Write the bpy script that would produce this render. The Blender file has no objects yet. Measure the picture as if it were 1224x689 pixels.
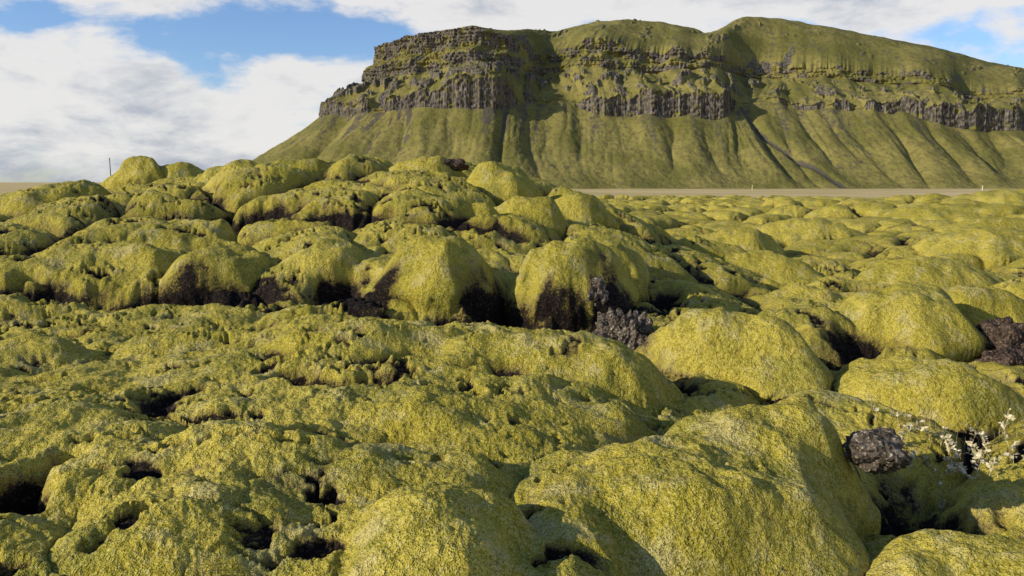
import bpy, math, numpy as np
from mathutils import Vector, noise as mn
f32=np.float32
rng=np.random.RandomState(7)
PERM=rng.permutation(4096).astype(np.int32)
_a=rng.rand(4096)*2*np.pi
GX=np.cos(_a).astype(f32); GY=np.sin(_a).astype(f32)
JX=rng.rand(4096).astype(f32); JY=rng.rand(4096).astype(f32)
def _h(ix,iy): return PERM[(ix+PERM[iy&4095])&4095]
def perlin(x,y,seed=0):
    x=x+f32(seed*37.13); y=y+f32(seed*91.77)
    xf=np.floor(x); yf=np.floor(y); xi=xf.astype(np.int32); yi=yf.astype(np.int32)
    fx=(x-xf).astype(f32); fy=(y-yf).astype(f32)
    u=fx*fx*fx*(fx*(fx*6-15)+10); v=fy*fy*fy*(fy*(fy*6-15)+10)
    def g(dx,dy):
        h=_h(xi+dx,yi+dy); return GX[h]*(fx-dx)+GY[h]*(fy-dy)
    a=g(0,0); b=g(1,0); c=g(0,1); d=g(1,1)
    return 1.5*((a+(b-a)*u)*(1-v)+(c+(d-c)*u)*v)
def fbm(x,y,o,seed=0,gain=.5):
    r=0;a=1
    for i in range(o):
        r=r+a*perlin(x,y,seed+i*3); x=x*2.03; y=y*2.03; a*=gain
    return r
def worley(x,y,seed=0):
    x=x+f32(seed*17.3); y=y+f32(seed*51.7)
    xi=np.floor(x).astype(np.int32); yi=np.floor(y).astype(np.int32)
    F1=np.full(x.shape,9,f32); F2=F1.copy(); I=np.zeros(x.shape,np.int32)
    for dx in(-1,0,1):
        for dy in(-1,0,1):
            cx=xi+dx; cy=yi+dy; h=_h(cx,cy)
            d=(cx+JX[h]-x)**2+(cy+JY[h]-y)**2
            m=d<F1
            F2=np.where(m,F1,np.minimum(F2,d)); F1=np.where(m,d,F1); I=np.where(m,h,I)
    return np.sqrt(F1),np.sqrt(F2),JX[(I*7+3)&4095]
def sstep(a,b,x):
    t=np.clip((x-a)/(b-a),0,1); return t*t*(3-2*t)
def poly_mesh(name,co,q,attrs={},mat=None):
    k=q.shape[1]; n=len(q)
    me=bpy.data.meshes.new(name)
    me.vertices.add(len(co)); me.vertices.foreach_set('co',co.reshape(-1).astype(f32))
    me.loops.add(n*k); me.loops.foreach_set('vertex_index',q.reshape(-1).astype(np.int32))
    me.polygons.add(n); me.polygons.foreach_set('loop_start',np.arange(n,dtype=np.int32)*k)
    me.polygons.foreach_set('use_smooth',np.ones(n,dtype=bool))
    for a_,v in attrs.items():
        a=me.attributes.new(a_,'FLOAT','POINT'); a.data.foreach_set('value',v.reshape(-1).astype(f32))
    me.update(calc_edges=True)
    ob=bpy.data.objects.new(name,me); bpy.context.scene.collection.objects.link(ob)
    if mat: me.materials.append(mat)
    return ob
def grid_mesh(name,P,wrap=False,attrs={},mat=None):
    nr,nc=P.shape[:2]
    idx=np.arange(nr*nc,dtype=np.int32).reshape(nr,nc)
    if wrap: idx=np.concatenate([idx,idx[:,:1]],1)
    q=np.stack([idx[:-1,:-1],idx[:-1,1:],idx[1:,1:],idx[1:,:-1]],-1).reshape(-1,4)
    return poly_mesh(name,P.reshape(-1,3),q,attrs,mat)

# ---------- node helper ----------
class NT:
    def __init__(s,tree): s.t=tree
    def n(s,typ,ins=None,**kw):
        nd=s.t.nodes.new(typ)
        for k,v in kw.items(): setattr(nd,k,v)
        for k,v in (ins or {}).items():
            if isinstance(v,bpy.types.NodeSocket): s.t.links.new(v,nd.inputs[k])
            else: nd.inputs[k].default_value=v
        return nd
    def m(s,op,a,b=0.0,c=0.0,clamp=False):
        return s.n('ShaderNodeMath',{0:a,1:b,2:c},operation=op,use_clamp=clamp).outputs[0]
    def noise(s,vec,scale,detail=4,rough=.55,dist=0):
        return s.n('ShaderNodeTexNoise',{'Vector':vec,'Scale':scale,'Detail':detail,'Roughness':rough,'Distortion':dist}).outputs[0]
    def ramp(s,v,a,b):
        return s.n('ShaderNodeMapRange',{'Value':v,'From Min':a,'From Max':b},interpolation_type='SMOOTHSTEP').outputs[0]
    def mix(s,f,a,b):
        nd=s.t.nodes.new('ShaderNodeMix'); nd.data_type='RGBA'
        for i,v in ((0,f),(6,a),(7,b)):
            if isinstance(v,bpy.types.NodeSocket): s.t.links.new(v,nd.inputs[i])
            else: nd.inputs[i].default_value=(*v,1) if isinstance(v,tuple) else v
        return nd.outputs[2]
def newmat(name):
    m=bpy.data.materials.new(name); m.use_nodes=True; m.node_tree.nodes.clear(); return m,NT(m.node_tree)
def finish(N,col,rough=.9,bump=None):
    b=N.n('ShaderNodeBsdfPrincipled',{'Base Color':col,'Roughness':rough})
    b.inputs['Specular IOR Level'].default_value=.12
    if bump is not None: N.t.links.new(bump,b.inputs['Normal'])
    o=N.n('ShaderNodeOutputMaterial',{0:b.outputs[0]})
    return b

# ---------- moss material ----------
mat_moss,N=newmat('moss_ground')
tc=N.n('ShaderNodeTexCoord').outputs['Object']
att=lambda k:N.n('ShaderNodeAttribute',attribute_name=k).outputs['Fac']
big=N.noise(tc,.8,4,.65); med=N.noise(tc,5,4,.65); fine=N.noise(tc,50,3,.75); grain=N.noise(tc,170,1,.75)
olv=N.noise(tc,2.1,4,.65); lum=N.noise(tc,15,3,.6)
c=N.mix(N.ramp(big,.38,.62),(.385,.315,.028),(.535,.430,.060))
c=N.mix(N.m('MULTIPLY',N.ramp(olv,.48,.64),.7),c,(.225,.215,.028))
c=N.mix(N.m('MULTIPLY',N.ramp(med,.5,.68),.7),c,(.56,.47,.19))
c=N.mix(N.m('MULTIPLY',N.ramp(lum,.5,.34),.4),c,(.21,.17,.025))
gr=N.m('ADD',N.m('MULTIPLY',fine,.45),N.m('MULTIPLY',grain,.55))
c=N.mix(N.m('MULTIPLY',N.ramp(gr,.51,.62),.5),c,(.70,.60,.27))
c=N.mix(N.m('MULTIPLY',N.ramp(gr,.50,.38),.7),c,(.13,.10,.014))
dirt_shade=N.m('ADD',att('dirt_shade'),N.m('MULTIPLY',N.m('SUBTRACT',med,.5),1.0))  # mask mixes crevice soil with shade painted at boulder feet
dirt_shade=N.m('ADD',dirt_shade,N.m('MULTIPLY',N.m('SUBTRACT',fine,.5),.9))
c=N.mix(N.m('MULTIPLY',N.ramp(dirt_shade,.20,.5),.65),c,(.17,.12,.04))
c=N.mix(N.ramp(dirt_shade,.45,.66),c,N.mix(N.ramp(fine,.50,.70),(.013,.009,.007),(.085,.058,.040)))
pn=N.noise(N.n('ShaderNodeMapping',{'Vector':tc,'Scale':(.02,.06,.05)}).outputs[0],1.0,6,.7)
pl=N.mix(N.ramp(pn,.40,.60),(.62,.46,.22),(.44,.34,.13))
fmask=N.ramp(att('field'),.3,.7)
c=N.mix(fmask,pl,c)
b0=N.n('ShaderNodeBump',{'Height':N.m('ADD',N.m('MULTIPLY',lum,3.0),fine),'Strength':N.m('MULTIPLY',fmask,.85),'Distance':.021})
b2=N.n('ShaderNodeBump',{'Height':grain,'Strength':fmask,'Distance':.005,'Normal':b0.outputs[0]})
finish(N,c,.95,b2.outputs[0])

# ---------- terrain ----------
CP=np.array([(0,1,.12),(-1,1.5,.35),(1,1.5,.15),(0,-2,.1),
(-.3,2.4,.40),(-1.5,2.6,.50),(-1.2,3.6,.53),(-2.8,3.5,.5),(-.3,3.4,.44),(0,4.4,.60),(-1,5.2,.68),(.3,5.3,.66),(-2.5,5,.44),(-4,4.5,.5),
(-3.3,6,.36),(-4.5,6.2,.55),(.8,4.4,.34),(1.0,5.0,.28),
(1.1,4.0,.12),(1.9,4.2,.08),(2.2,3.4,.02),(3.2,3.8,.05),(1.0,2.3,.12),(2.0,2.5,.08),(3.3,5.5,.05),(2.3,6.8,-.05),(3,9,-.08),(5,7,-.08),(5,12,0),
(-.7,6.2,.30),(.3,6.2,.22),(.9,6.0,.08),(-2.8,6.9,.30),
(-.7,7.3,.85),(.4,7.3,.8),(-2.5,8,.85),(-4.5,8,.85),(-6.5,8.5,.95),(1.1,7.6,.6),(1.6,7.0,.2),
(-6.4,12,1.15),(-4.9,13,1.68),(-3,13,1.8),(-1.5,13,1.82),(-.2,12.5,1.72),(.6,11.5,1.25),(.9,10,1.0),(1.6,9,.4),(2.2,12,.1),
(-2,10,1.3),(-4.5,10,1.2),(0,9.5,1.2),
(-8.1,18,1.55),(-9.6,15,1.05),(-12,16,.65),(-6,18,1.45),(-3,20,1.4),(2,20,.4),(4,18,.0),(-14,22,.2),(-10.5,19,.8),
(10,20,.1),(17,30,.4),(10,40,.1),(0,40,.1),(-15,40,.0),(-20,25,.0),(8,9,.1),(20,60,.0),(-25,60,-.2),(0,80,-.3),(40,80,-.3)],dtype=f32)
r1=np.geomspace(.4,110,1230); r2=np.geomspace(110.8,12000,130)
rr=np.concatenate([r1,r2])
a_f=np.linspace(-46,46,1400); a_b=np.linspace(46,314,140)[1:-1]
aa=np.radians(np.concatenate([a_f,a_b]))
R=np.repeat(rr[:,None],len(aa),1).astype(f32); A=np.repeat(aa[None,:],len(rr),0).astype(f32)
X=R*np.sin(A); Y=R*np.cos(A)
Aw=((A+np.pi)%(2*np.pi))-np.pi; L=np.log(R)
num=np.full(R.shape,.2*2e-3,f32); den=np.full(R.shape,2e-3,f32)
for cx,cy,ch in CP:
    ca=math.atan2(cx,cy); cl=math.log(math.hypot(cx,cy))
    q=((Aw-ca)/.11)**2+((L-cl)/.13)**2
    w=np.exp(-q*.5)+f32(.004)/(1+q**2)
    num+=w*ch; den+=w
H=num/den
field=sstep(104,80,R+20*perlin(X/16,Y/16,5)+6*perlin(X/4,Y/4,6)+30*sstep(-10,-40,X))
H=H*field+(1-field)*(-.3-4.0*sstep(100,680,R))
M0=H.copy()
wx=X+.26*perlin(X*.8,Y*.8,1)+.08*perlin(X*2.6,Y*2.6,2)
wy=Y+.26*perlin(X*.8,Y*.8,3)+.08*perlin(X*2.6,Y*2.6,4)
right=sstep(.8,2.4,X)*sstep(3.5,6,R); far=sstep(6,12,R)
rt=np.maximum(right,far*.85)
tamp=sstep(100,45,R)*.6+.4
F1,F2,I=worley(wx/1.45,wy/1.45,1)
e=F2-F1; pil=1-np.exp(-e*5); dome=np.sqrt(np.clip(1-(F1/.95)**2,0,1))
A1=(.13+.43*rt)*(.35+1.1*I)*tamp
H+=field*A1*(.5*pil+.6*dome-.62)
gm=sstep(-.2,.3,perlin(X*.6,Y*.6,9))
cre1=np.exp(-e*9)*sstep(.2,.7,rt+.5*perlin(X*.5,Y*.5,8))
H-=field*.20*np.exp(-(e*11)**1.3)*rt*gm*tamp
F1,F2,I=worley(wx/4.0+.3*perlin(X*.3,Y*.3,7),wy/4.0,2)
H+=field*sstep(13,26,R)*.75*tamp*(.3+1.0*I)*(np.sqrt(np.clip(1-(F1/.9)**2,0,1))-.5)
wx2=X+.10*perlin(X*2.6,Y*2.6,11); wy2=Y+.10*perlin(X*2.6,Y*2.6,12)
F1,F2,I=worley(wx2/.70,wy2/.70,3); e=F2-F1
mm=.25+1.0*sstep(-.3,.5,perlin(X*.7,Y*.7,14))
md=sstep(60,30,R)
H+=field*md*(.085+.045*rt)*mm*((1-np.exp(-e*4))*.3+.8*np.sqrt(np.clip(1-(F1)**2,0,1))-.6)
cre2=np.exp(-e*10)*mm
# explicit mounds: cx,cy,rx,ry,rot,base,top,p
MD=[(.70,3.08,.98,.50,24,.06,.54,2.3),(1.12,3.38,.62,.40,18,.04,.58,2.3),(1.45,3.52,.38,.38,10,.0,.60,2.6),
(-.25,2.32,.66,.42,-5,.12,.60,2.2),(1.55,5.75,.80,.66,-15,-.10,.68,2.4),(3.85,7.5,.66,.62,0,-.15,.62,2.7),
(2.75,5.1,.85,.52,-12,-.10,.47,2.2),(1.65,2.72,.75,.34,-5,-.08,.34,2.2),(2.7,7.6,.6,.4,20,-.1,.36,2.4),
(-.70,7.15,.74,.66,0,.20,1.10,2.8),(.48,7.3,.60,.64,0,.10,1.06,2.8),(-2.85,7.75,.70,.66,0,.25,.98,2.7),(-1.8,7.95,.6,.6,10,.3,1.02,2.5),
(-4.0,7.9,.8,.6,0,.3,1.0,2.4),(-5.4,7.6,.8,.6,0,.3,.95,2.4),(1.05,8.3,.5,.8,-20,.1,.98,2.4),(.15,5.95,.8,.3,0,.1,.5,2.),
(-8.3,18,.8,.8,0,1.2,2.16,2.3),(-7.5,18.3,.9,.7,10,1.2,2.02,2.3),(-6.6,18.3,.8,.7,0,1.2,1.85,2.3),(-9.2,17.6,.6,.6,0,.9,1.55,2.3),
(-.2,12.2,.6,.7,0,1.2,1.90,2.3),(-1.3,12.8,.9,.7,0,1.2,1.98,2.3),(-2.3,13.2,.8,.6,0,1.2,2.0,2.3),(-3.4,12.8,1.0,.7,0,1.2,1.97,2.3),(-4.5,13.2,.8,.7,0,1.2,1.93,2.3),(.9,11.3,.7,.7,0,.7,1.45,2.4),
(-4.0,11.2,.7,.5,0,.9,1.52,2.4),(-2.3,10.2,.8,.5,10,.9,1.48,2.4),(-.9,9.8,.85,.5,0,.7,1.38,2.4),(.1,10.2,.6,.5,0,.7,1.42,2.4),(-5.6,10.6,.9,.6,0,.8,1.4,2.4),(-3.6,9.3,.6,.4,0,.7,1.2,2.4),
(3.4,8.9,.8,.5,0,-.15,.42,2.4),(5.5,10.5,1.2,.7,0,-.15,.6,2.4),(4.9,8.3,.7,.5,0,-.15,.5,2.4),
(3.6,12,1.1,.8,0,-.2,.55,2.4),(2.2,10.6,.7,.5,0,-.2,.45,2.4),(18,28,3.6,2,0,.1,1.35,2.4),(13,24,2.4,1.6,0,-.1,.95,2.4),(9,15,1.5,1,0,-.1,.75,2.4),(7,19,1.7,1.2,0,-.1,.75,2.4),(4.5,16,1.1,.8,0,-.1,.7,2.4),(11,18,1.6,1,0,-.1,.8,2.4),
# low swells of the foreground blanket
(-1.35,3.0,.55,.36,20,.42,.57,2.0),(-.95,5.0,.95,.42,5,.50,.74,2.0),(.15,4.75,.7,.42,-15,.45,.71,2.0),(-2.3,3.6,.7,.40,-10,.42,.61,2.0),(-2.2,5.3,.6,.34,0,.40,.56,2.0),(-.45,3.75,.50,.32,15,.42,.59,2.0),(-3.3,5.0,.7,.38,10,.38,.60,2.0),(.35,3.9,.34,.28,0,.32,.50,2.0)]
dm=np.zeros(R.shape,f32); DXY=np.zeros(R.shape+(2,),f32)
def lump(x,y): return .05*perlin(x*2.6,y*2.6,24)+.024*perlin(x*6,y*6,25)+.008*perlin(x*15,y*15,26)
nbig=len(MD)-8
for mi,(cx,cy,rx,ry,ro,ba,to,p) in enumerate(MD):
    sz=max(rx,ry)
    sel=(np.abs(X-cx)<sz*1.4)&(np.abs(Y-cy)<sz*1.4)
    x=(wx[sel]-cx)+.06*perlin(X[sel]*4,Y[sel]*4,20); y=wy[sel]-cy
    c_,s_=math.cos(math.radians(ro)),math.sin(math.radians(ro))
    q=np.sqrt(((x*c_+y*s_)/rx)**2+((-x*s_+y*c_)/ry)**2)
    hm=ba-.25+(to-ba+.25)*np.clip(1-q**p,0,1)**.5+lump(X[sel],Y[sel])*np.clip(1.15-q**3,0,1)
    h=H[sel]; k=.06 if mi<nbig else .14
    t=np.clip(.5+.5*(hm-h)/k,0,1)
    H[sel]=h*(1-t)+hm*t+k*t*(1-t)
    if mi>=nbig:
        dm[sel]=np.maximum(dm[sel],t*.25); continue
    dm[sel]=np.maximum(dm[sel]*(1-t),t)
    b=.15*min(rx,ry)*np.exp(-((q-.88)/.10)**2)*t
    ux=X[sel]-cx; uy=Y[sel]-cy; ul=np.sqrt(ux*ux+uy*uy)+1e-4
    D=DXY[sel]*(1-t)[:,None]; D[:,0]+=ux/ul*b; D[:,1]+=uy/ul*b; DXY[sel]=D
HO=[(-2.9,7.02,.85,.17,0,.36),(-1.6,7.15,.20,.30,0,.40),(-.05,6.8,.16,.45,5,.60),(-.75,6.36,.65,.16,5,.34),(.45,6.45,.4,.16,0,.42),
(.86,6.1,.28,.42,20,.40),(.98,5.2,.14,.35,10,.28),(-.98,4.15,.20,.10,0,.26),(-.65,4.55,.20,.05,20,.13),(-1.4,4.6,.16,.05,0,.11),(-.1,4.35,.22,.06,0,.14),(-3.2,9.65,.5,.28,0,.45),
(1.93,3.45,.17,.42,0,.28),(4.55,7.2,.22,.35,0,.38),(2.42,6.1,.30,.42,0,.40),(-1.80,2.75,.10,.22,0,.34),(-2.1,5.9,.3,.1,0,.16),
(-4.3,7.0,.5,.15,0,.32),(-.2,9.0,.4,.17,0,.28),(-2.0,9.3,.5,.16,0,.28),(1.5,7.9,.17,.5,-15,.34),(3.1,6.9,.3,.22,0,.32),(4.4,9.3,.6,.2,0,.28),(3.2,10.2,.3,.25,0,.3),(-1.75,3.9,.08,.2,-30,.10),(-.75,3.3,.2,.05,15,.10)]
ho=np.zeros(R.shape,f32)
def holes(lst,dig):
    for cx,cy,rx,ry,ro,de in lst:
        s=max(rx,ry)*2.6; m_=min(rx,ry,.11)
        sel=(np.abs(X-cx)<s)&(np.abs(Y-cy)<s)
        xs,ys=X[sel],Y[sel]
        x=wx2[sel]-cx+m_*.9*perlin(xs*5,ys*5,21)+m_*.3*perlin(xs*15,ys*15,23); y=wy2[sel]-cy+m_*.9*perlin(xs*5,ys*5,22)+m_*.3*perlin(xs*15,ys*15,27)
        c_,s_=math.cos(math.radians(ro)),math.sin(math.radians(ro))
        q=np.sqrt(((x*c_+y*s_)/rx)**2+((-x*s_+y*c_)/ry)**2)
        g=np.exp(-.7*q**2.6)
        if dig:
            H[sel]-=de*g*(1-.5*dm[sel]); ho[sel]=np.maximum(ho[sel],g*(1-.4*dm[sel]))
        else: ho[sel]=np.maximum(ho[sel],g*de)
holes(HO,True)
holes([(-1.22,6.75,.20,.28,0,.85),(-.15,6.75,.24,.22,0,.9),(.92,6.75,.22,.3,0,.85),(-2.6,7.2,.7,.12,0,.7),(1.80,3.55,.12,.2,0,.8),(4.35,7.2,.18,.3,0,1),(.5,6.7,.5,.06,0,.6),(2.2,5.75,.12,.3,0,.7)],False)  # colour only, nothing dug: brown soil patches plus shadow painted between boulders
def slope_of(H):
    a=np.abs(np.gradient(H,axis=0)/np.gradient(R,axis=0)); b=np.abs(np.gradient(H,axis=1)/(R*.00115)); return np.sqrt(a*a+b*b)
fl=1/(1+(slope_of(H)/.8)**2)   # fine relief belongs on the flatter parts; steep flanks get 3-D bump instead
ns=sstep(25,10,R)
F1,F2,I=worley(X/.17+.4*perlin(X*7,Y*7,30),Y/.17+.4*perlin(X*7,Y*7,31),5); e=F2-F1
sm=sstep(-.3,.5,perlin(X*1.1,Y*1.1,33))*(1-.6*dm)+.10
H+=field*ns*fl*.017*sm*((1-np.exp(-e*3.5))*.7+.8*np.sqrt(np.clip(1-F1**2,0,1))-.8)
H+=field*ns*fl*(.034*fbm(X*2.8,Y*2.8,2,40)*(1-.6*dm)+.012*perlin(X*9,Y*9,43)*(1-.3*dm)+.005*fbm(X*24,Y*24,2,44,.6))
H+=field*fl*sstep(7,4,R)*.003*perlin(X*60,Y*60,47)
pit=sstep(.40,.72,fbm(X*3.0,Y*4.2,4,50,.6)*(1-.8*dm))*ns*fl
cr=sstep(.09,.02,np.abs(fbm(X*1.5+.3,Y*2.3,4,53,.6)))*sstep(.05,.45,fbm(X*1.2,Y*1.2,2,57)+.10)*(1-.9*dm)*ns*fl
H-=.055*pit+.06*cr
H+=(1-field)*.15*fbm(X/30,Y/30,3,60)*sstep(6000,200,R)
slope=slope_of(H)
nd=1-dm
dirt_shade=.90*cre1*nd+.40*cre2*nd+1.2*ho+.85*pit+.8*cr  # soil in crevices and pits; ho also brings the painted boulder shadow
dirt_shade=np.clip(dirt_shade+.34*sstep(1.6,3.8,slope)*field*sstep(.12,-.14,H-M0),0,1.2)
P=np.stack([X+DXY[...,0],Y+DXY[...,1],H],-1)
ground=grid_mesh('moss_covered_lava_field',P,True,{'dirt_shade':dirt_shade,'field':field},mat_moss)
del P,F1,F2,I,cre1,cre2,slope,fl
def ground_z(x,y):
    r=math.hypot(x,y); a=math.degrees(math.atan2(x,y))
    i=int(np.argmin(abs(rr-r))); j=int(np.argmin(abs(a_f-a))); return float(H[i,j])

# ---------- mountain ----------
nodes=[# C x,y,zf,hb | B x,y | U x,y,zu,hu | S x,y,z | rocky
(-150,1300,60,12,-290,1330,-110,1300,105,35,-20,1300,150,1),
(-190,1050,62,14,-330,1050,-140,1050,108,35,-40,1120,150,1),
(-214,900,69,14,-345,850,-168,930,106,44,-60,1020,154,.93),
(-200,850,71,14,-290,750,-162,890,110,44,-60,1000,156,.93),
(-150,822,72,14,-190,700,-130,868,114,44,-40,1000,160,.88),
(-85,812,73,15,-100,685,-85,855,116,44,-10,1000,164,.86),
(-40,798,72,36,-50,680,-45,842,124,38,20,1010,172,.88),
(-18,800,72,35,-20,680,-15,845,124,34,40,1010,178,.88),
(15,835,80,8,10,685,15,880,122,28,60,1020,186,.8),
(60,850,86,1,55,690,50,890,122,26,95,1040,194,.62),
(85,830,70,17,85,688,80,885,122,28,125,1045,201,.75),
(150,822,68,27,145,688,140,885,120,26,190,1050,202,.70),
(215,822,67,27,210,690,205,880,124,20,250,1050,190,.8),
(240,860,85,2,240,700,250,930,125,10,300,1060,213,.55),
(300,860,82,6,300,705,310,930,122,15,360,1070,209,.5),
(400,850,74,12,390,700,410,920,114,14,470,1070,188,.55),
(470,840,56,26,450,700,490,910,102,12,560,1070,171,.5),
(530,850,54,26,510,705,560,920,95,8,640,1080,155,.4),
(640,880,50,4,620,730,680,950,85,3,760,1100,134,.1),
(900,950,40,3,880,800,950,1020,70,3,1000,1150,96,.1)]
ND=np.array(nodes,float)
arc=np.concatenate([[0],np.cumsum(np.hypot(np.diff(ND[:,0]),np.diff(ND[:,1])))])
ds=.8
s=np.arange(0,arc[-1],ds)
cols=[np.interp(s,arc,ND[:,i]) for i in range(ND.shape[1])]
def gsm(a,sig):
    n=int(sig*3/ds); k=np.exp(-.5*(np.arange(-n,n+1)*ds/sig)**2); k/=k.sum()
    return np.convolve(np.pad(a,n,mode='edge'),k,'valid')
sg=[7,7,8,5,28,28,12,12,12,7,18,18,11,10]
Cx,Cy,zf,hb,Bx,By,Ux,Uy,zu,hu,Sx,Sy,Sz,rk=[gsm(a,g) for a,g in zip(cols,sg)]
s32=s.astype(f32); Z0=s32*0
calm=1-.75*sstep(.80,.86,rk)
Cy=Cy+6*perlin(s32/38,Z0,70)*calm+3*perlin(s32/12,Z0,71)
butt=perlin(s32/42,Z0,72)*calm; Uy=Uy+15*butt+6*perlin(s32/15,Z0,73)
brk=sstep(-.40,-.05,perlin(s32/26,Z0,78)+.3*perlin(s32/8,Z0,79))
brk=np.maximum(brk,sstep(13,20,hb)*.8)
zstep=4*perlin(s32/24,Z0,68)
hb=np.maximum((hb+5*perlin(s32/18,Z0,74)*(hb>5)+2.5*perlin(s32/6,Z0,69)*(hb>8))*(.15+.85*brk),.5); hu=np.maximum(hu*(1-.25*butt)+7*calm*perlin(s32/18,Z0,75),2)
zf=zf+3*perlin(s32/25,Z0,76)+zstep; zu=zu-5*butt
Sz=Sz+1.2*perlin(s32/20,Z0,77)
s_n=np.interp(12.2,np.arange(len(arc)),arc)
ox=Bx-Cx; oy=By-Cy; ol=np.hypot(ox,oy); ox/=ol; oy/=ol
ox=gsm(ox,10); oy=gsm(oy,10)
rows=[];rockm=[];screem=[];
def prow(x,y,z,r,sc): rows.append(np.stack([x,y,z],-1)); rockm.append(r*np.ones_like(s)); screem.append(sc*np.ones_like(s))
def last():
    x,y,z=rows[-1].T; a,b,c=gsm(x,9),gsm(y,9),gsm(z,9); return a,b,c,x-a,y-b,z-c
s13=np.interp(13,np.arange(len(arc)),arc); s5=np.interp(5.3,np.arange(len(arc)),arc)
zB=-7
cCx,cCy,cz=gsm(Cx,10),gsm(Cy,10),gsm(zf,8)
for t in np.linspace(0,1,170)[:-1]:
    T=f32(t); k=math.exp(-(1-t)*9)
    x=Bx+(cCx-Bx)*t+(Cx-cCx)*k; y=By+(cCy-By)*t+(Cy-cCy)*k; z=zB+(cz-zB)*(.30*t+.70*t**1.35)+(zf-cz)*k
    w=s32+(1-T)*22*perlin(s32/70,Z0+T*1.3,80)+5*perlin(s32/20,Z0+T*3,79)
    n1=np.abs(perlin(w/44,Z0+T*.5,81)); n2=np.abs(perlin(w/15,Z0+T*1.3,82)); n3=fbm(s32/6,Z0+T*18,3,83)
    amp=math.sin(math.pi*min(1,t**1.2))**.7 if 0<t<1 else 0
    z=z+amp*(15*(n1-.25)+4.0*(n2-.25)*t)+.5*n3*min(1,6*t)*min(1,6*(1-t)+.2)
    sc=s13-4+(1-t)*62+4*math.sin(t*7); g=np.exp(-((s-sc)/(3.6+2.5*(1-t)))**2); z=z-4*g*amp
    gul=sstep(.12,.0,n1)*.75*sstep(.1,.4,t)
    sc1=sstep(.0,.45,perlin(w/11,Z0+T*.9,84)+.35*perlin(s32/2.5,Z0+T*9,85)+(t-.8)*1.1)*sstep(.2,.6,t)*(.55+.45*np.exp(-((s-s5)/70)**2))
    sc1=np.maximum(np.maximum(sc1,gul*(.5+.5*n3)),.9*sstep(.3,.8,g+.25*n3))
    rr_=sstep(.94,1,t+.06*perlin(s32/5,Z0,86))*sstep(4,8,hb)*.7
    prow(x,y,z,rr_,np.clip(sc1,0,1))
colm=np.abs(perlin(s32/1.9,Z0,90)); blk=perlin(s32/9,Z0,91)
for t in np.linspace(0,1,56)[:-1]:
    T=f32(t)
    z=zf+hb*t; zz=z.astype(f32)
    o=3.2*t-2.2*colm*np.minimum(1,hb/10)+(2.2*blk+1.6*perlin(s32/4,zz/4,92))*np.minimum(1,hb/8)-1.5*sstep(.8,1,t+.15*perlin(s32/5,Z0,97))
    x=Cx-ox*o; y=Cy-oy*o
    m=sstep(3,7,hb)*sstep(-.5,-.2,perlin(s32/8,zz/7,94)+.35*perlin(s32/2.2,zz/3,95)+.45*(1-abs(2*t-.9))-.05)
    prow(x,y,z,m,0)
x1,y1,z1,ex,ey,ez=last()
for t in np.linspace(0,1,100)[:-1]:
    T=f32(t); k=math.exp(-t*9)
    x=x1+(Ux-x1)*t+ex*k; y=y1+(Uy-y1)*t+ey*k; z=z1+(zu-z1)*t+ez*k
    w=s32+8*perlin(s32/40,Z0+T*2,100)
    e_=math.sin(math.pi*t)
    out=perlin(w/17,Z0+T*2.6,101)+.55*perlin(w/6,Z0+T*7,102)
    r=sstep(.18,.46,out+.7*(rk-.78)+.2*perlin(s32/2.5,Z0+T*25,103))
    z=z+e_*(r*5*(.5+rk)+6*(np.abs(perlin(w/19,Z0+T*.8,104))-.25))+ .9*e_*fbm(s32/4,Z0+T*16,3,105)*(.4+r)
    prow(x,y,z,r,.45*sstep(0,.6,perlin(s32/9,Z0+T*2,106))*(1-r))
x1,y1,z1,ex,ey,ez=last()
Dx=Sx-Ux; Dy=Sy-Uy; dl=np.hypot(Dx,Dy); Dx=gsm(Dx/dl,12); Dy=gsm(Dy/dl,12)
lm=.50+.14*perlin(s32/28,Z0,118)
for t in np.linspace(0,1,100)[:-1]:
    # steep wall, sloping grassy ledge, steep wall
    wl=np.clip(t*2.5,0,1)*.34+.20*np.clip((t-.40)/.24,0,1)+.46*np.clip((t-.64)/.36,0,1)
    z=z1+hu*wl+ez*math.exp(-t*6); zz=z.astype(f32)
    led=4*t+14*sstep(.38,.66,t+(lm-.50))
    o=-3.2*np.abs(perlin(s32/6.5,zz/16,110))-2.6*perlin(s32/15,zz/9,111)-1.5*fbm(s32/3,zz/3.4,2,112)+1.6*perlin(s32/60,zz/2.4,113)
    k=min(1,t*8); k2=math.exp(-t*6)
    x=x1+Dx*(led+o*k)+ex*k2; y=y1+Dy*(led+o*k)+ey*k2
    m=sstep(-.15,.15,(rk-.66)*1.2+.95*perlin(s32/14,zz/13,114)+.5*perlin(s32/3.5,zz/3,115)-1.1*np.exp(-((t-lm-.02)/.11)**2)+.08)
    prow(x,y,z,m,0)
x1,y1,z1,ex,ey,ez=last()
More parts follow.
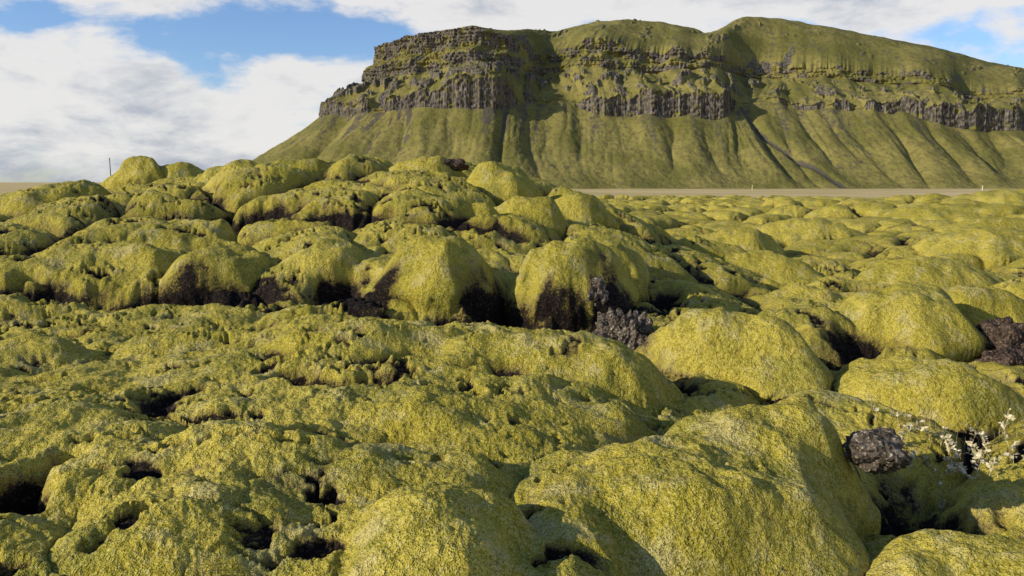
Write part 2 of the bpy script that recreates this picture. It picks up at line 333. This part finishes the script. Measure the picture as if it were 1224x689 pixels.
for t in np.linspace(0,1,110):
    T=f32(t); k=math.exp(-t*14)
    x=x1+(Sx-x1)*t+ex*k; y=y1+(Sy-y1)*t+ey*k
    z=z1+(Sz-z1)*(math.sin(t*math.pi/2)**.9 if t>0 else 0)+ez*k
    m=.9*sstep(.38,.52,perlin(s32/20,Z0+T*4.5,120)*.8+.35*perlin(s32/6,Z0+T*14,121)+.25*(rk-.6)-.5*t+.15)
    gn=np.exp(-((s-s_n)/15)**2)
    m=np.maximum(m,gn*sstep(.5,.62,t)*.95)
    e_=math.sin(math.pi*t)
    z=z-13*gn*sstep(.50,.72,t)+2.2*m*e_+(2.8*perlin(s32/45,Z0+T*3,122)+1.2*perlin(s32/16,Z0+T*8,123)+.4*perlin(s32/5,Z0+T*26,124))*e_
    prow(x,y,z,m,.5*sstep(.1,.6,perlin(s32/14,Z0+T*5,125)+.3*perlin(s32/4,Z0+T*18,126)))
xe,ye,ze=rows[-1].T
for t in np.linspace(0,1,30)[1:]:
    prow(xe+60*t,ye+420*t,ze+(-12-ze)*t**1.6,0,0)
PM=np.stack(rows,0); rock=np.stack(rockm,0); scree=np.stack(screem,0)
mat_mt,N=newmat('grassy_cliff')
tc=N.n('ShaderNodeTexCoord').outputs['Object']
n1=N.noise(tc,.018,5,.6); n2=N.noise(tc,.16,5,.7); n3=N.noise(tc,.8,4,.7)
g=N.mix(N.ramp(n1,.38,.62),(.145,.136,.030),(.245,.208,.058))
g=N.mix(N.m('MULTIPLY',N.ramp(n2,.46,.64),.65),g,(.120,.092,.040))
g=N.mix(N.m('MULTIPLY',N.ramp(n3,.5,.70),.45),g,(.30,.25,.10))
sc=N.m('ADD',N.m('MULTIPLY',att('scree'),1.0),N.m('MULTIPLY',N.m('SUBTRACT',n2,.5),1.3))
g=N.mix(N.m('MULTIPLY',N.ramp(sc,.3,.8),.9),g,(.092,.078,.062))
vm=N.n('ShaderNodeMapping',{'Vector':tc,'Scale':(1,1,.14)}).outputs[0]
v1=N.noise(vm,.6,4,.7)
rc=N.mix(N.ramp(v1,.38,.66),(.045,.040,.034),(.22,.185,.150))
rc=N.mix(N.m('MULTIPLY',N.ramp(n2,.50,.64),.6),rc,(.165,.14,.052))
rf=N.m('ADD',att('rock'),N.m('MULTIPLY',N.m('SUBTRACT',n3,.5),1.1))
rf=N.m('ADD',rf,N.m('MULTIPLY',N.m('SUBTRACT',n2,.5),1.4))
nz=N.n('ShaderNodeSeparateXYZ',{0:N.n('ShaderNodeNewGeometry').outputs['Normal']}).outputs[2]
rf=N.m('ADD',rf,N.m('MULTIPLY',N.ramp(nz,.6,.2),.25))
rf=N.m('SUBTRACT',rf,N.m('MULTIPLY',N.ramp(nz,.60,.85),.5))
c=N.mix(N.ramp(rf,.42,.62),g,rc)
b1=N.n('ShaderNodeBump',{'Height':n2,'Strength':.6,'Distance':2.5})
b2=N.n('ShaderNodeBump',{'Height':n3,'Strength':.6,'Distance':.8,'Normal':b1.outputs[0]})
finish(N,c,.95,b2.outputs[0])
mount=grid_mesh('table_mountain',PM,False,{'rock':rock,'scree':scree},mat_mt)

# ---------- lava rocks ----------
def rock_mat(name,c1,c2,c3,lo=.53):
    m,N=newmat(name); tc=N.n('ShaderNodeTexCoord').outputs['Object']
    a=N.noise(tc,9,5,.7); b=N.noise(tc,45,3,.7)
    c=N.mix(N.ramp(a,.35,.65),c1,c2); c=N.mix(N.ramp(b,lo,lo+.1),c,c3)
    v=N.n('ShaderNodeTexVoronoi',{'Vector':tc,'Scale':38.0}).outputs[0]
    bb=N.n('ShaderNodeBump',{'Height':N.m('ADD',b,v),'Strength':1.0,'Distance':.02})
    finish(N,c,.85,bb.outputs[0]); return m
m_lava=rock_mat('lava_rock',(.055,.042,.030),(.155,.122,.092),(.38,.32,.24),.54)
m_brown=rock_mat('brown_rock',(.032,.022,.016),(.10,.066,.046),(.20,.145,.10))
import bmesh
def lava_rock(name,loc,size,mat,seed,knob=.25,sub=6):
    bm=bmesh.new(); bmesh.ops.create_icosphere(bm,subdivisions=sub,radius=1)
    for v in bm.verts:
        p=v.co.copy(); q=p+Vector((seed*3.1,seed*1.7,seed))
        d=1+.28*mn.noise(q*1.3)+.16*mn.noise(q*2.7)
        w=mn.voronoi(q*3.6)[0]; d-=knob*(w[0]-.3)
        w=mn.voronoi(q*9)[0]; d-=knob*.4*w[0]
        d+=.05*mn.noise(q*16)
        v.co=Vector((p.x*size[0],p.y*size[1],p.z*size[2]))*d
    for f in bm.faces: f.smooth=True
    me=bpy.data.meshes.new(name); bm.to_mesh(me); bm.free(); me.materials.append(mat)
    o=bpy.data.objects.new(name,me); o.location=loc; bpy.context.scene.collection.objects.link(o); return o
def rk_(x,y,dz,size,mat,seed,**k): return lava_rock('lava_rock',(x,y,ground_z(x,y)+dz),size,mat,seed,**k)
lava_rock('lava_rock',(.90,6.34,.24),(.29,.24,.36),m_lava,1,knob=.36)
lava_rock('lava_rock',(.72,6.84,.58),(.14,.14,.20),m_lava,2,knob=.32,sub=5)
lava_rock('lava_rock',(4.50,7.15,.10),(.30,.25,.28),m_brown,3,knob=.18)
lava_rock('lava_rock',(4.30,6.75,.02),(.24,.2,.16),m_brown,4,knob=.18)
rk_(-.95,12.7,.0,(.26,.2,.12),m_brown,5,sub=5)
lava_rock('lava_rock',(1.585,3.34,.44),(.14,.14,.10),m_lava,7,knob=.25,sub=5)
rk_(3.0,17,.0,(.35,.3,.3),m_brown,8,sub=5)
for i,(x,y,sx) in enumerate([(-30,48,.8),(-28.5,47,.5),(-31.5,50,.7),(-1.75,7.3,.14),(-1.0,4.2,.10),(2.45,6.2,.2),(-.1,6.5,.15)]):
    rk_(x,y,.05 if i<4 else 0,(sx,sx*.8,sx*.55),m_brown,10+i,sub=4)

# ---------- small plants ----------
def leafmat(name,c1,c2):
    m,N=newmat(name); tc=N.n('ShaderNodeTexCoord').outputs['Object']
    c=N.mix(N.ramp(N.noise(tc,40,2),.4,.6),c1,c2)
    b=finish(N,c,.6); return m
m_leaf=leafmat('pale_leaf',(.30,.27,.13),(.68,.58,.40)); m_red=leafmat('autumn_leaf',(.22,.09,.02),(.30,.19,.04)); m_dry=leafmat('dry_grass',(.30,.22,.09),(.50,.40,.20))
def plant(name,x0,y0,rx,ry,nst,mat,hgt=.13,ls=.014,seed=1,perst=9):
    rs=np.random.RandomState(seed); V=[];Fc=[]
    def quad(a,b,c,d):
        i=len(V); V.extend([a,b,c,d]); Fc.append((i,i+1,i+2,i+3))
    for k in range(nst):
        x=x0+rs.normal()*rx*.5; y=y0+rs.normal()*ry*.5; z=ground_z(x,y)-.01
        p=np.array([x,y,z]); d=np.array([rs.normal()*.5,rs.normal()*.5,1.]); h=hgt*(.5+rs.rand())
        n=perst
        for j in range(n):
            d=d+rs.normal(size=3)*.25; d/=np.linalg.norm(d); q=p+d*h/n*1.3
            w=np.array([.0016,.0,0]); quad(tuple(p-w),tuple(p+w),tuple(q+w),tuple(q-w))
            w=np.array([0,.0016,0]); quad(tuple(p-w),tuple(p+w),tuple(q+w),tuple(q-w))
            p=q
            if j>1:
                for _ in range(1+(rs.rand()<.4)):
                    a=rs.normal(size=3); a[2]=abs(a[2])*.6+.2; a/=np.linalg.norm(a)
                    b=np.cross(a,rs.normal(size=3)); b/=np.linalg.norm(b); l=ls*(.6+.8*rs.rand()); up=np.cross(a,b)*l*.25
                    c0=p; i=len(V)
                    V.extend([tuple(c0),tuple(c0+a*l*.9+b*l*.6+up),tuple(c0+a*l*1.8),tuple(c0+a*l*.9-b*l*.6+up),tuple(c0+a*l)])
                    Fc.extend([(i,i+1,i+4),(i+1,i+2,i+4),(i+2,i+3,i+4),(i+3,i,i+4)])
    me=bpy.data.meshes.new(name); me.from_pydata(V,[],Fc); me.materials.append(mat)
    o=bpy.data.objects.new(name,me); bpy.context.scene.collection.objects.link(o); return o
plant('dwarf_willow_plant',2.20,4.05,.22,.24,16,m_leaf,seed=2,hgt=.17,ls=.017)
plant('dwarf_willow_plant',2.52,3.95,.34,.24,26,m_leaf,seed=3,hgt=.14,ls=.017)
plant('autumn_leaf_plant',3.45,9.2,.16,.12,10,m_red,seed=4,ls=.02,hgt=.1)
def grass(x0,y0,r,n,hg,seed):
    rs=np.random.RandomState(seed); V=[];Fc=[]
    for k in range(n):
        x=x0+rs.normal()*r; y=y0+rs.normal()*r; p=np.array([x,y,ground_z(x,y)-.01]); h=hg*(.5+rs.rand())
        th=rs.rand()*6.28; ln=np.array([math.cos(th),math.sin(th),0])*.5*rs.rand(); sdv=np.array([-math.sin(th),math.cos(th),0])*.0013
        b=len(V)
        for j in range(5):
            t=j/4; q=p+np.array([0,0,1])*h*(t-.25*t*t)+ln*h*t*t; wq=sdv*(1-.9*t); V+= [tuple(q-wq),tuple(q+wq)]
            if j: Fc.append((b+2*j-2,b+2*j-1,b+2*j+1,b+2*j))
    me=bpy.data.meshes.new('dry_grass_tuft'); me.from_pydata(V,[],Fc); me.materials.append(m_dry)
    o=bpy.data.objects.new('dry_grass_tuft',me); bpy.context.scene.collection.objects.link(o)
grass(-.88,2.15,.03,26,.09,1); grass(2.35,4.3,.12,50,.12,2); grass(3.3,6.2,.12,40,.12,3); grass(1.05,5.0,.06,30,.08,4); grass(2.9,4.25,.12,50,.13,5)

# ---------- tiny distant things ----------
def post(name,x,y,h,w,col):
    z=ground_z(x,y)
    bm=bmesh.new(); r=bmesh.ops.create_cone(bm,cap_ends=True,segments=10,radius1=w,radius2=w*.75,depth=h)
    bmesh.ops.translate(bm,verts=bm.verts,vec=(0,0,h/2))
    r=bmesh.ops.create_uvsphere(bm,u_segments=10,v_segments=6,radius=w*1.1); bmesh.ops.translate(bm,verts=r['verts'],vec=(0,0,h))
    me=bpy.data.meshes.new(name); bm.to_mesh(me); bm.free()
    m,N=newmat(name); tcc=N.n('ShaderNodeTexCoord').outputs['Object']; finish(N,N.mix(N.noise(tcc,3),col,tuple(.7*k for k in col)),.6)
    me.materials.append(m); o=bpy.data.objects.new(name,me); o.location=(x,y,z-.1); bpy.context.scene.collection.objects.link(o)
post('marker_post',150,500,3.2,.35,(.6,.5,.15)); post('marker_post',235,400,2.6,.35,(.6,.56,.4))
post('utility_mast',-76,152,6.5,.10,(.12,.11,.1))

# ---------- sun + world ----------
tosun=Vector((-.88,-.34,.38)).normalized()
el=math.asin(tosun.z); az=math.atan2(tosun.x,tosun.y)
sd=bpy.data.lights.new('sun','SUN'); sd.energy=5.0; sd.angle=math.radians(.5); sd.color=(1,.925,.76)
so=bpy.data.objects.new('sun',sd); so.rotation_euler=tosun.to_track_quat('Z','Y').to_euler(); bpy.context.scene.collection.objects.link(so)
w=bpy.data.worlds.new('World'); bpy.context.scene.world=w; w.use_nodes=True; w.node_tree.nodes.clear(); N=NT(w.node_tree)
sky=N.n('ShaderNodeTexSky'); sky.sky_type='NISHITA'; sky.sun_disc=False; sky.sun_elevation=el; sky.sun_rotation=az%(2*math.pi)
sky.air_density=1.0; sky.dust_density=.3; sky.ozone_density=2.5
g=N.n('ShaderNodeTexCoord').outputs['Generated']
sp=N.n('ShaderNodeSeparateXYZ',{0:g}); dx,dy,dz=sp.outputs
hz=N.m('SQRT',N.m('ADD',N.m('MULTIPLY',dx,dx),N.m('MULTIPLY',dy,dy)))
azn=N.m('ARCTAN2',dx,dy); eln=N.m('DIVIDE',dz,N.m('MAXIMUM',hz,.05))
def gauss(a0,e0,sa,se,amp):
    a=N.m('DIVIDE',N.m('SUBTRACT',azn,a0),sa); e=N.m('DIVIDE',N.m('SUBTRACT',eln,e0),se)
    return N.m('MULTIPLY',N.m('EXPONENT',N.m('MULTIPLY',N.m('ADD',N.m('MULTIPLY',a,a),N.m('MULTIPLY',e,e)),-1.0)),amp)
vec=N.n('ShaderNodeCombineXYZ',{0:azn,1:N.m('MULTIPLY',eln,2.2),2:3.3}).outputs[0]
cn=N.noise(vec,8.0,11,.58,.15); cs=N.noise(vec,6.0,9,.62,.2)
cov=N.m('ADD',cn,.05)
for t in [gauss(-.27,.18,.17,.042,-.26),gauss(-.44,.17,.12,.022,-.12),gauss(-.46,.075,.26,.060,.28),gauss(-.24,.135,.08,.022,.22),gauss(-.50,.220,.20,.026,.32),gauss(-.02,.215,.14,.03,.30),gauss(.25,.215,.3,.03,.30),gauss(.6,.2,.15,.03,.12),gauss(-.36,.115,.05,.015,-.06)]:
    cov=N.m('ADD',cov,t)
cov=N.m('SUBTRACT',cov,N.m('MULTIPLY',N.ramp(eln,.3,.8),.24))
mask=N.ramp(cov,.45,.64)
shade=N.m('ADD',N.m('MULTIPLY',N.m('SUBTRACT',cs,.5),3.8),N.ramp(eln,-.02,.11))
shade=N.m('ADD',shade,N.m('MULTIPLY',N.m('SUBTRACT',cov,.7),-1.3))
cc=N.mix(N.ramp(shade,-.1,1.0),(3.5,4.0,4.9),(8.4,8.2,8.0))
skc=N.n('ShaderNodeVectorMath',{0:sky.outputs[0],1:(1.15,1.30,1.60)},operation='MULTIPLY').outputs[0]
fc=N.mix(N.m('MULTIPLY',mask,.94),skc,cc)
bg=N.n('ShaderNodeBackground',{0:fc,1:.1}); N.n('ShaderNodeOutputWorld',{0:bg.outputs[0]})

# ---------- camera ----------
cd=bpy.data.cameras.new('camera'); cd.sensor_width=36; cd.lens=36*950/1224; cd.clip_start=.05; cd.clip_end=20000
co=bpy.data.objects.new('camera',cd); co.location=(0,0,1.6); co.rotation_euler=(math.radians(90-7.6),0,0)
bpy.context.scene.collection.objects.link(co)
sc_=bpy.context.scene; sc_.camera=co
sc_.view_settings.view_transform='Standard'; sc_.view_settings.look='None'; sc_.view_settings.exposure=0
